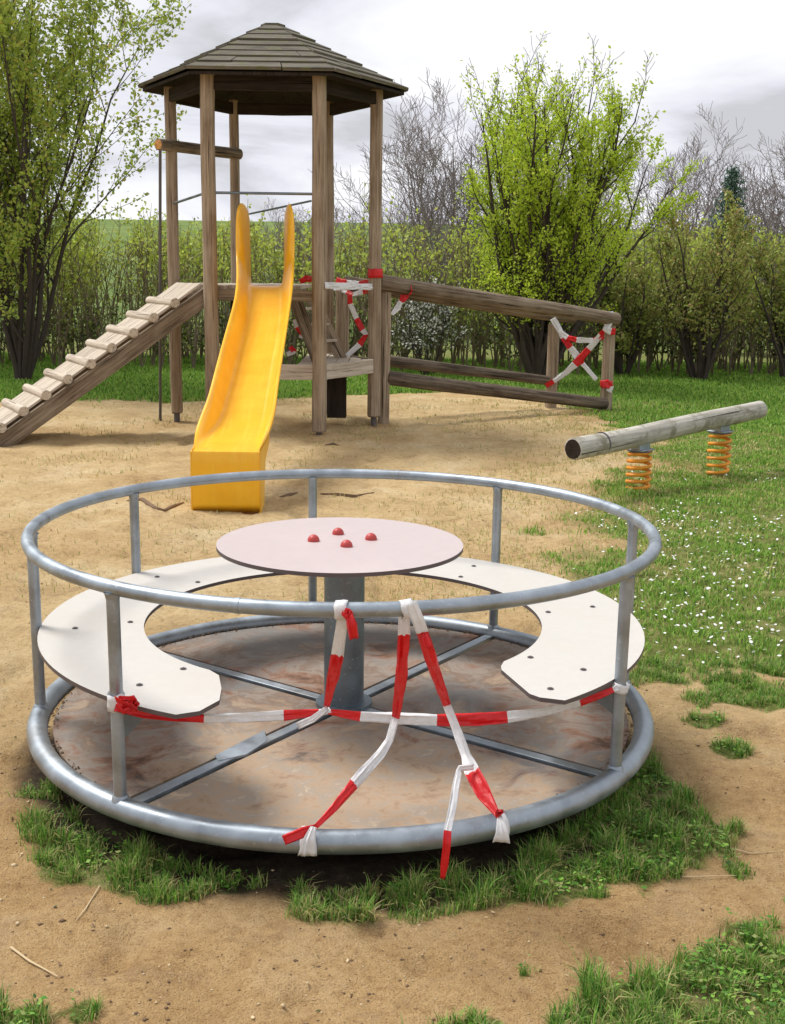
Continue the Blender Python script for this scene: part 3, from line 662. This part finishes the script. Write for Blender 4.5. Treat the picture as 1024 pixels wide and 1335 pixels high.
# ramp
rt_=Vector((-2.02,12.66,1.56)); rb=Vector((-4.18,11.42,-.10)); d=(rb-rt_).normalized(); hd=Vector((d.x,d.y,0)).normalized(); sd=Vector((hd.y,-hd.x,0))  # towards the back left
if sd.y<0: sd=-sd
W2=.80; nrm=sd.cross(d); 
if nrm.z<0:nrm=-nrm
L=(rb-rt_).length
ramp_=bpy.data.objects.new('ramp',None); link(ramp_,tw,Matrix.Translation(rt_))
ramp_['label']='sloping plank ramp with cross cleats'
for off in(.0,W2-.03): plank('stringer',rt_+sd*off-nrm*.115-d*.04,rb+sd*off-nrm*.115,.06,.17,M['beam'],ramp_,up=nrm)
nb=6
for i in range(nb):
    o_=.035+(W2-.07)*(i+.5)/nb; plank('ramp_board',rt_+sd*o_+nrm*.004,rb+sd*o_+nrm*.004,(W2)/nb-.008,.026,M['plank'],ramp_,up=nrm)
for i in range(9):
    t=.36+i*.272; c=rt_+d*t+nrm*.016; jt=random.uniform(-.02,.02); log('cleat',c-sd*(.03+jt),c+sd*(W2+.0-jt)+Vector((0,0,0)),.052,.048,M['plank'],ramp_,12,wob=.004,chamfer=.006)
# slide
ST=[(12.86, 1.545, 0.17, 0.207, 0.1), (12.83, 1.55, 0.17, 0.203, 0.76), (12.8, 1.55, 0.17, 0.205, 0.8), (12.62, 1.56, 0.17, 0.239, 0.85), (12.5, 1.56, 0.17, 0.266, 0.82), (12.42, 1.56, 0.17, 0.284, 0.74), (12.38, 1.555, 0.17, 0.29, 0.62), (12.34, 1.55, 0.162, 0.29, 0.42), (12.3, 1.54, 0.165, 0.288, 0.33), (12.2, 1.5, 0.17, 0.284, 0.3), (11.9, 1.39, 0.17, 0.274, 0.27), (11.4, 1.21, 0.175, 0.26, 0.26), (10.9, 1.03, 0.175, 0.263, 0.26), (10.4, 0.85, 0.175, 0.266, 0.25), (9.9, 0.67, 0.18, 0.266, 0.24), (9.6, 0.57, 0.185, 0.266, 0.22), (9.4, 0.515, 0.19, 0.272, 0.19), (9.2, 0.475, 0.2, 0.282, 0.13), (9.0, 0.45, 0.21, 0.277, 0.07), (8.8, 0.437, 0.216, 0.256, 0.025), (8.62, 0.432, 0.208, 0.248, 0.004), (8.585, 0.425, 0.207, 0.247, 0.0), (8.575, 0.4, 0.206, 0.246, 0.0), (8.57, -0.04, 0.206, 0.246, 0.0)]
CXT=[(8.57,-1.222),(8.8,-1.232),(9.0,-1.232),(9.4,-1.208),(9.9,-1.218),(10.4,-1.228),(10.9,-1.236),(11.4,-1.246),(11.9,-1.280),(12.2,-1.312),(12.5,-1.342),(12.9,-1.362)]
def sxc(y): return float(np.interp(y,[a for a,_ in CXT],[b for _,b in CXT]))
mb=MB(); nS=13; vs=[]
for (y,z,wf,wt,h) in ST:
    x=sxc(y)
    prof=[(-wt-.012,h-.03),(-wt-.006,h-.004),(-wt+.012,h),(-wt+.03+(wt-wf)*.1,h*.86),(-wf-.008,.022 if h>.06 else h*.3),(-wf+.008,.002 if h>.06 else 0),(0,0)]
    if h<.03: prof=[(-wt,0)]*2+[(-wt+.004,h)]+[(-wt+.01,h*.8),(-wf-.004,0),(-wf+.008,0),(0,0)]
    prof=prof+[(-a_,b_) for a_,b_ in prof[-2::-1]]
    vs+=[(x+a_,y,z+b_) for a_,b_ in prof]
fs=[(i*nS+j,i*nS+j+1,(i+1)*nS+j+1,(i+1)*nS+j) for i in range(len(ST)-1) for j in range(nS-1)]
mb.add(vs,fs); sl=build('slide',mb,M['slide'],tw,(TX,12.5,0)); sl['label']='yellow plastic slide chute'
so=sl.modifiers.new('thick','SOLIDIFY'); so.thickness=.022; so.offset=1
sb_=sl.modifiers.new('sub','SUBSURF'); sb_.levels=1; sb_.render_levels=1
for s in(-1,1):
    mb=MB(); x=sxc(8.7)+s*.255; v=[(x,8.585,-.04),(x,8.585,.42),(x,9.0,.44),(x,9.25,.47),(x,9.25,.40),(x,8.95,.30),(x,8.85,-.04)]
    vs=v+[(x-s*.012,y,z) for _,y,z in v]; n=7
    mb.add(vs,[tuple(range(n)),tuple(range(2*n-1,n-1,-1))]+[(i,(i+1)%n,n+(i+1)%n,n+i) for i in range(n)])
    build('skirt',mb,M['slide'],sl,(TX,8.7,0),smooth=False)
# ---------------------------------------------------------------- log bridge
BR=thing('log_bridge','sloping bridge of two log handrails and two low beams behind the tower','bridge',(1.3,14.6,0))
hd=Vector((.855,.518,0)).normalized(); sd=Vector((-hd.y,hd.x,0)); off=sd*.78
n0=Vector((-.20,13.72,1.60)); n1=A(806,416,15.32)
log('handrail',n0,n1,.095,.082,M['beam'],BR,18); log('handrail',n0+off*1.0+Vector((0,0,-.02)),n1+off-Vector((.05,0,.02)),.09,.082,M['beam'],BR,18)
b0=Vector((-.10,13.80,.52)); b1=A(790,527,15.32)
log('low_beam',b0,b1,.085,.075,M['lowbeam'],BR,16); f1=A(727,497,15.75); log('low_beam',A(505,471,14.5),f1,.07,.06,M['lowbeam'],BR,16)
for (p,ztop,r_) in((Vector((-.115,13.80,0)),1.50,.068),(A(790,535,15.36)*1,1.12,.078),(A(718,530,15.7)*1,1.08,.078)):
    zg=float(gz(p.x,p.y)); log('post',(p.x,p.y,zg-.05),(p.x,p.y,ztop),r_,r_*.97,M['post'],BR,18)
q=A(446,466,14.35); log('post',(q.x,q.y,.70),(q.x,q.y,1.50),.085,.08,M['post'],BR,18)
# tapes on tower and bridge
G2='red and white tapes on the tower and bridge'
def T2(label,segs,extra=None):
    mb=MB()
    for pts in segs: tape_mesh(mb,[(A(px,py,y),w,c) for px,py,y,w,c in pts],crump=.2)
    if extra: extra(mb)
    c=segs[0][0]
    return tape(label,mb,G2,tuple(A(c[0],c[1],c[2])) if c else tuple(mb.v[0]))
T2('red and white tapes strung level between the two right-hand tower posts',[
 [(424,372,12.55,.07,WH),(455,373,12.9,.07,WH),(486,374,13.5,.07,WH)],
 [(438,366,14.4,.09,RD),(452,369,14.2,.08,WH),(468,371,14,.08,RD),(486,368,13.6,.09,WH)],
 [(436,376,14.4,.05,WH),(452,380,14.2,.05,RD),(460,384,14.1,.05,WH),(473,380,13.9,.07,RD),(486,374,13.6,.07,RD)]])
T2('red tape band wound round the right tower post',[[(478,357,13.50,.11,RD),(483,357,13.49,.12,RD),(489,357,13.49,.12,RD)]],lambda mb:(mb.__init__(),wrap(mb,(hx(0,RP,0)[0],hx(0,RP,0)[1],A(488,356,13.6)[2]),(0,0,1),.080,.10,RD)))
T2('zigzag tape inside the tower beside the short log post',[[(456,384,13.7,.05,RD),(457,396,13.7,.06,WH),(465,415,13.7,.06,RD),(473,430,13.7,.07,WH),(478,436,13.7,.05,RD),(469,449,13.7,.07,WH),(452,464,13.7,.05,WH)]])
T2('tangled tape looped on the stair behind the slide',[[(386,400,13.4,.06,RD),(392,412,13.4,.10,WH),(401,410,13.4,.07,RD)],[(383,422,13.4,.05,WH),(394,416,13.4,.07,RD),(400,420,13.4,.07,WH)],[(385,416,13.4,.06,WH),(388,426,13.4,.07,RD),(398,438,13.4,.06,RD),(407,430,13.4,.06,RD),(407,423,13.4,.05,RD)],[(390,438,13.4,.04,WH),(410,441,13.4,.05,WH)]])
T2('red tape end tied on the rail just right of the slide top',[[(391,367,13.0,.05,RD),(400,363,13.0,.07,RD),(412,364,12.9,.06,RD)]])
T2('little tape end lying on the lower deck behind the slide edge',[[(378,452,13.3,.05,RD),(384,458,13.3,.06,WH),(374,462,13.3,.05,WH)]])
T2('tape knotted on the bridge handrail beside the tower',[[(528,366,13.95,.14,RD),(530,376,13.88,.14,RD),(527,388,13.88,.09,RD),(523,393,13.88,.05,WH),(518,402,13.86,.07,WH),(511,410,13.82,.04,WH)],[(526,366,13.87,.04,WH),(536,369,13.87,.06,WH)]],lambda mb:crumple(mb,A(531,377,13.86),.10,RD,2))
T2('tape falling from upper left to lower right across the bridge end',[[(721,415,15.6,.08,WH),(730,430,15.58,.08,WH),(735,440,15.55,.08,RD),(744,453,15.5,.08,WH),(754,466,15.45,.10,RD),(760,474,15.42,.06,WH),(778,495,15.36,.06,WH)]])
T2('tape rising from lower left to upper right across the bridge end',[[(712,503,15.6,.07,RD),(722,497,15.57,.06,WH),(738,486,15.5,.07,WH),(750,475,15.44,.10,RD),(768,455,15.4,.08,WH),(784,437,15.35,.08,RD),(789,430,15.3,.06,WH)]])
T2('tape sagging level across the top of the bridge end',[[(729,430,15.56,.05,WH),(740,440,15.5,.07,RD),(752,443,15.45,.07,WH),(774,444,15.4,.07,RD),(788,438,15.33,.06,WH)]])
T2('tape wound round the upper end post of the bridge',[[(797,406,15.22,.06,WH),(798,418,15.22,.06,WH),(790,429,15.2,.08,WH),(797,432,15.22,.09,RD),(803,432,15.24,.08,RD)]])
T2('tape wound round the foot of the bridge end post',[[(785,501,15.25,.10,RD),(792,500,15.24,.11,RD),(797,504,15.26,.08,WH),(794,511,15.26,.07,WH)]],lambda mb:wrap(mb,tuple(A(791,500,15.36)),(0,0,1),.078,.08,RD))
# ---------------------------------------------------------------- small litter
def twig(label,pts,r,m='straw'):
    mb=MB(); P=[at(px,py,z=0) for px,py in pts]; P=[(p.x,p.y,float(gz(p.x,p.y))+r*1.5+.002) for p in P]; mb.tube(P,[r]*(len(P)-1)+[r*.4],6,jit=.15)
    tag(build('twig',mb,M[m],None,P[0]),label,'twig')
twig('pale dry stick lying on the sand at lower left',[(14,1232),(38,1248),(75,1270)],.0032)
twig('long bent straw on bare earth near right edge',[(945,1100),(980,1108),(1024,1106)],.002)
twig('short stalk among grass tips right of the roundabout',[(858,1118),(890,1140),(975,1136)],.002)
twig('thin curved stem leaning from the front left tufts',[(130,1150),(112,1185),(98,1200)],.002)
def strip(label,pts):
    mb=MB(); P=[at(px,py,z=.0) for px,py in pts]; P=[(p.x,p.y,float(gz(p.x,p.y))+.006) for p in P]; k=len(P); mb.tube(P,[.004]+[.016]*(k-2)+[.004],6,jit=.3)
    tag(build('mat_edge',mb,M['brown'],None,P[0]),label,'mat edge')  # dark strips standing for exposed rubber mat edges in the sand
strip('dark curved mat edge showing in the sand left of the slide foot',[(165,652),(185,653),(200,660),(214,663),(228,657),(240,654)])
strip('dark thin mat edge in the sand right of the slide foot',[(418,640),(440,643),(465,642),(488,638)])
strip('short dark mat edge beside the slide foot',[(365,644),(378,642),(388,639)])
strip('small dark mat edge at the foot of the front tower post',[(424,581),(435,578),(447,580)])
# ---------------------------------------------------------------- trees
def tree(name,base,height,spread,stems,leafmats,nleaf,lsize,label,cat='tree',bark='bark',r0=.05,up=.55,twigs=7,seed=1,split=.12,bare_top=0.,levels=3,group=None,parts=('trunk','crown'),leafmin=.25,gn=.9,bl=.62,rmin=.0035):
    rnd=random.Random(seed); mb=MB(); tips=[]
    base=Vector(base); zg=float(gz(base.x,base.y)); base.z=zg-.05
    t=thing(name,label,cat,tuple(base),group)
    def grow(p,d,L,r,lev):
        n=6 if lev<2 else 4; pts=[p.copy()];rad=[r];q=p.copy();dd=d.copy()
        for i in range(n):
            g=Vector((rnd.gauss(0,1),rnd.gauss(0,1),rnd.gauss(0,.6)))*.13
            dd=(dd+g+Vector((0,0,.10*(1 if lev<2 else gn)))).normalized(); q=q+dd*(L/n); pts.append(q.copy()); rad.append(max(rmin,r*(1-.85*(i+1)/n)))
        mb.tube(pts,rad,6 if lev==0 else (4 if lev==1 else 3),caps=False)
        if lev>=levels-1 or L<.3:
            for i in range(1,len(pts)): tips.append((pts[i-1],pts[i]))
            return
        if lev>0:
            tips.append((pts[-2],pts[-1]))
        k=twigs if lev<levels-2 else twigs-1
        for j in range(k):
            f=(split if lev==0 else .2)+(1-(split if lev==0 else .2))*(j+rnd.random())/k; i=min(n-1,int(f*n)); pp=pts[i].lerp(pts[i+1],f*n-i)
            ax=(pts[i+1]-pts[i]).normalized(); side=ax.cross(Vector((rnd.gauss(0,1),rnd.gauss(0,1),rnd.gauss(0,1)))).normalized()
            nd=(ax*up+side*(.55+.3*rnd.random())+Vector((0,0,.12))).normalized()
            grow(pp,nd,L*(bl-.45*bl*f)*rnd.uniform(.8,1.15),rad[i]*.55,lev+1)
    for s in range(stems):
        a=2*math.pi*(s+rnd.random()*.6)/stems; sp=spread*(.25+.75*rnd.random()) if stems>1 else 0
        L=height*rnd.uniform(.84,1.0)/math.cos(math.atan(sp/height))*.97*(1-.26*(sp/max(spread,.01))**2)
        d=Vector((math.cos(a)*sp,math.sin(a)*sp,height)).normalized(); d=(d+Vector((math.cos(a),math.sin(a),0))*.08*(sp/max(spread,.01))).normalized()
        grow(base+Vector((math.cos(a),math.sin(a),0))*.10*rnd.random()*min(1,stems-1),d,L,r0*rnd.uniform(.7,1.1),0)
    build(parts[0],mb,M[bark],t,tuple(base))
    if nleaf:
        T=np.array([[*a,*b] for a,b in tips]); zrel=(T[:,5]-zg)/height
        w=sm(leafmin-.1,leafmin+.15,zrel)*(1-bare_top*sm(.72,1.0,zrel)); cl=RNG.random(len(T)); w=w*(.35+cl); w/=w.sum()
        i=RNG.choice(len(T),nleaf,p=w); f=RNG.random((nleaf,1)); C=T[i,:3]*(1-f)+T[i,3:]*f+RNG.normal(0,lsize*.75,(nleaf,3)); C[:,2]=np.maximum(C[:,2],zg+.05)
        mats=[M[k] for k in leafmats]; leaves(parts[1],C,lsize,mats,RNG.integers(0,len(mats),nleaf) if len(mats)>1 else None,t,tuple(base))
    return t
tree('leafy_tree',(-5.7,18.3,0),6.9,1.9,12,['leaf_olive','leaf_olive','leaf_hedgelime'],52000,.068,'big leafy many stemmed tree at the left edge of the photo',r0=.055,seed=3,twigs=9,leafmin=.05,bl=.52,up=.8)
tree('leafy_tree',(-7.6,20.3,0),4.6,1.5,8,['leaf_olive','leaf_dark'],14000,.08,'leafy tree at the left edge behind the bigger one',r0=.06,seed=13,twigs=9,leafmin=.05,bl=.45)
tree('lime_green_tree',(2.25,18.8,0),5.0,2.2,28,['leaf_lime'],50000,.050,'round lime green tree with dark fanned stems behind the bridge',r0=.055,seed=6,twigs=11,bare_top=.9,leafmin=.2,bl=.34,up=.9,gn=.6)
tree('rusty_shrub',(5.15,20.1,0),3.1,.95,9,['leaf_rust','leaf_rust','leaf_hedge'],8000,.065,'brownish green shrub with forked trunk right of the lime green tree','shrub',r0=.05,seed=8,twigs=9,leafmin=.18,bl=.38,up=.8)
tree('rusty_shrub',(4.0,20.8,0),2.3,.75,8,['leaf_rust','leaf_hedge'],6500,.065,'dense dark shrub just right of the bridge end','shrub',r0=.04,seed=9,twigs=8,leafmin=.05,bl=.4)
tree('rusty_shrub',(6.75,20.6,0),2.7,.8,8,['leaf_rust','leaf_hedge'],6500,.065,'brownish shrub cut by the right edge of the photo','shrub',r0=.04,seed=19,twigs=8,leafmin=.05,bl=.4)
bare=[(1.2,34,6.4,9,31,'bare grey tree just right of the tower roof, behind the hedge'),(3.3,35,6.6,8,32,'bare grey tree behind the left side of the lime green tree'),(8.0,35,6.0,8,33,'bare grey tree between lime green tree and conifer'),(11.0,34,5.9,9,34,'bare grey tree behind the conifer near right edge'),(5.8,37,6.0,7,35,'bare grey tree hidden behind the lime green crown'),(13.,37,6.0,7,36,'bare grey tree at the far right edge'),(-2.7,36,4.0,6,37,'small bare tree seen between the posts of the tower')]
for x,y,h,s,sd_,lb in bare:
    h*=.90; tree('bare_tree',(x,y,0),h,h*.42,s,[],0,.05,lb,bark='barkgrey',r0=.085,rmin=.006,seed=sd_,twigs=7 if h>4 else 6,levels=4,group='bare trees behind the hedge',parts=('branches','crown'))
tree('blossom_bush',(.55,20.2,0),1.55,.7,7,['blossom','leaf_dark'],2600,.05,'low bush with white blossom seen through the bridge','bush',r0=.02,seed=41,twigs=6)
# conifer
def conifer(base,h,label):
    base=Vector((base[0],base[1],float(gz(base[0],base[1])))); t=thing('conifer',label,'conifer',tuple(base)); mb=MB(); mb.tube([base,base+Vector((0,0,h))],[.09,.01],7); C=[];Bm=mb
    for i in range(150):
        f=.1+.9*i/150; z=h*f; a=i*2.4; L=(1-f)**.8*h*.26*random.uniform(.75,1.15)+.04
        p=base+Vector((0,0,z)); e=p+Vector((math.cos(a)*L,math.sin(a)*L,L*.15)); Bm.tube([p,e],[.012,.003],3,caps=False)
        for k in range(int(30+L*90)): 
            g=random.random(); q=p.lerp(e,g); C.append(q+Vector((random.gauss(0,.06),random.gauss(0,.06),random.gauss(-.02,.05))))
    build('trunk',mb,M['bark'],t,tuple(base)); leaves('crown',np.array([tuple(c) for c in C]),.09,M['needle'],None,t,tuple(base),.3)
conifer((7.35,27),4.05,'small dark blue green conifer rising above the right shrubs')
# hedge
def hedge():
    rnd=random.Random(77); mb=MB(); T=[]; top=[]
    x=-10.5
    while x<11.5:
        for row in range(5):
            xx=x+rnd.uniform(-.2,.2); yy=20.9+row*.7+rnd.uniform(-.3,.3); zg=float(gz(xx,yy)); h=rnd.uniform(2.2,3.05)*(.86+.30*float(vn(xx,row*3.7,.9)))*(1 if row else .85)
            for s in range(3):
                p=Vector((xx,yy,zg-.05)); d=Vector((rnd.gauss(0,.13),rnd.gauss(0,.1),1)).normalized(); pts=[p.copy()]; n=6
                for i in range(n): d=(d+Vector((rnd.gauss(0,.07),rnd.gauss(0,.07),0))).normalized(); p=p+d*h*rnd.uniform(.8,1.1)/n; pts.append(p.copy())
                mb.tube(pts,[.016*(1-.8*i/n) for i in range(n+1)],3,caps=False)
                for i in range(1,n): 
                    for q in range(2):
                        e=pts[i]+Vector((rnd.gauss(0,.22),rnd.gauss(0,.2),rnd.uniform(.15,.45))); mb.tube([pts[i],e],[.006,.003],3,caps=False); T.append((*pts[i],*e))
                    T.append((*pts[i],*pts[i+1]))
        x+=.30
    T=np.array(T); n=80000; z=T[:,5]; dens=np.array([.06+.94*v for v in sm(.25,.75,fbm(T[:,0]+T[:,1]*.7,T[:,2]*1.4,1.1,3))]); w=dens*(.55+.5*sm(.8,2.4,z)); w/=w.sum(); i=RNG.choice(len(T),n,p=w); f=RNG.random((n,1))
    C=T[i,:3]*(1-f)+T[i,3:]*f+RNG.normal(0,.055,(n,3)); C[:,2]=np.maximum(C[:,2],.05)
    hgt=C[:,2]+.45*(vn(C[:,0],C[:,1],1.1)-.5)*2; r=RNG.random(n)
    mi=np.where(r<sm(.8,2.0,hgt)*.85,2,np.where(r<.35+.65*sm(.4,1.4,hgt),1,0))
    V=MB(); t=thing('hedge','long thicket of upright green stems running behind the playground','hedge',(0,22,0))
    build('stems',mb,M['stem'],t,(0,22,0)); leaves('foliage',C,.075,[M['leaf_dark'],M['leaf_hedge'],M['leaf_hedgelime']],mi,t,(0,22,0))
hedge()
# ---------------------------------------------------------------- light
SUN_EL,SUN_AZ=R(56),R(-58)  # direction the light comes from, azimuth measured from +Y clockwise
w=bpy.data.worlds.new('World'); SC.world=w; w.use_nodes=True; nt=w.node_tree; bg=nt.nodes['Background']
sky=nt.nodes.new('ShaderNodeTexSky'); sky.sky_type='NISHITA'; sky.sun_disc=False; sky.sun_elevation=SUN_EL; sky.sun_rotation=SUN_AZ
tc=nt.nodes.new('ShaderNodeTexCoord'); sp=nt.nodes.new('ShaderNodeSeparateXYZ'); nt.links.new(tc.outputs['Generated'],sp.inputs[0])
ad=N(nt,'ShaderNodeMath',operation='ADD'); ad.inputs[1].default_value=.22; mx_=N(nt,'ShaderNodeMath',operation='MAXIMUM'); mx_.inputs[1].default_value=.02
nt.links.new(sp.outputs[2],mx_.inputs[0]); nt.links.new(mx_.outputs[0],ad.inputs[0])
dv=N(nt,'ShaderNodeVectorMath',operation='DIVIDE'); cb=nt.nodes.new('ShaderNodeCombineXYZ')
for i in range(3): nt.links.new(ad.outputs[0],cb.inputs[i])
nt.links.new(tc.outputs['Generated'],dv.inputs[0]); nt.links.new(cb.outputs[0],dv.inputs[1])
mp=nt.nodes.new('ShaderNodeMapping'); mp.inputs['Location'].default_value=(.9,.3,.0); mp.inputs['Scale'].default_value=(1,1,.0); nt.links.new(dv.outputs[0],mp.inputs[0])
n1=noise(nt,mp.outputs[0],1.15,7,.55,.5); n2=noise(nt,mp.outputs[0],.55,4,.5,.3)
cl=ramp(nt,n1,[(.38,(3.3,3.35,3.55)),(.46,(4.4,4.45,4.85)),(.57,(5.4,5.45,5.6))])
cl=mix(nt,ramp(nt,n2,[(.60,(0,0,0)),(.78,(.35,.35,.35))]),cl,sky.outputs[0])
nt.links.new(cl,bg.inputs['Color']); bg.inputs['Strength'].default_value=.10
sd_=bpy.data.lights.new('sun','SUN'); sd_.energy=2.2; sd_.angle=R(22); sd_.color=(1,.96,.90); so_=bpy.data.objects.new('sun',sd_); COL.objects.link(so_)
dirv=Vector((math.sin(SUN_AZ)*math.cos(SUN_EL),math.cos(SUN_AZ)*math.cos(SUN_EL),math.sin(SUN_EL))); so_.rotation_euler=dirv.to_track_quat('Z','Y').to_euler()
SC.view_settings.view_transform='Standard'; SC.view_settings.look='None'; SC.view_settings.exposure=.92; SC.view_settings.gamma=1
SC.render.engine='CYCLES'
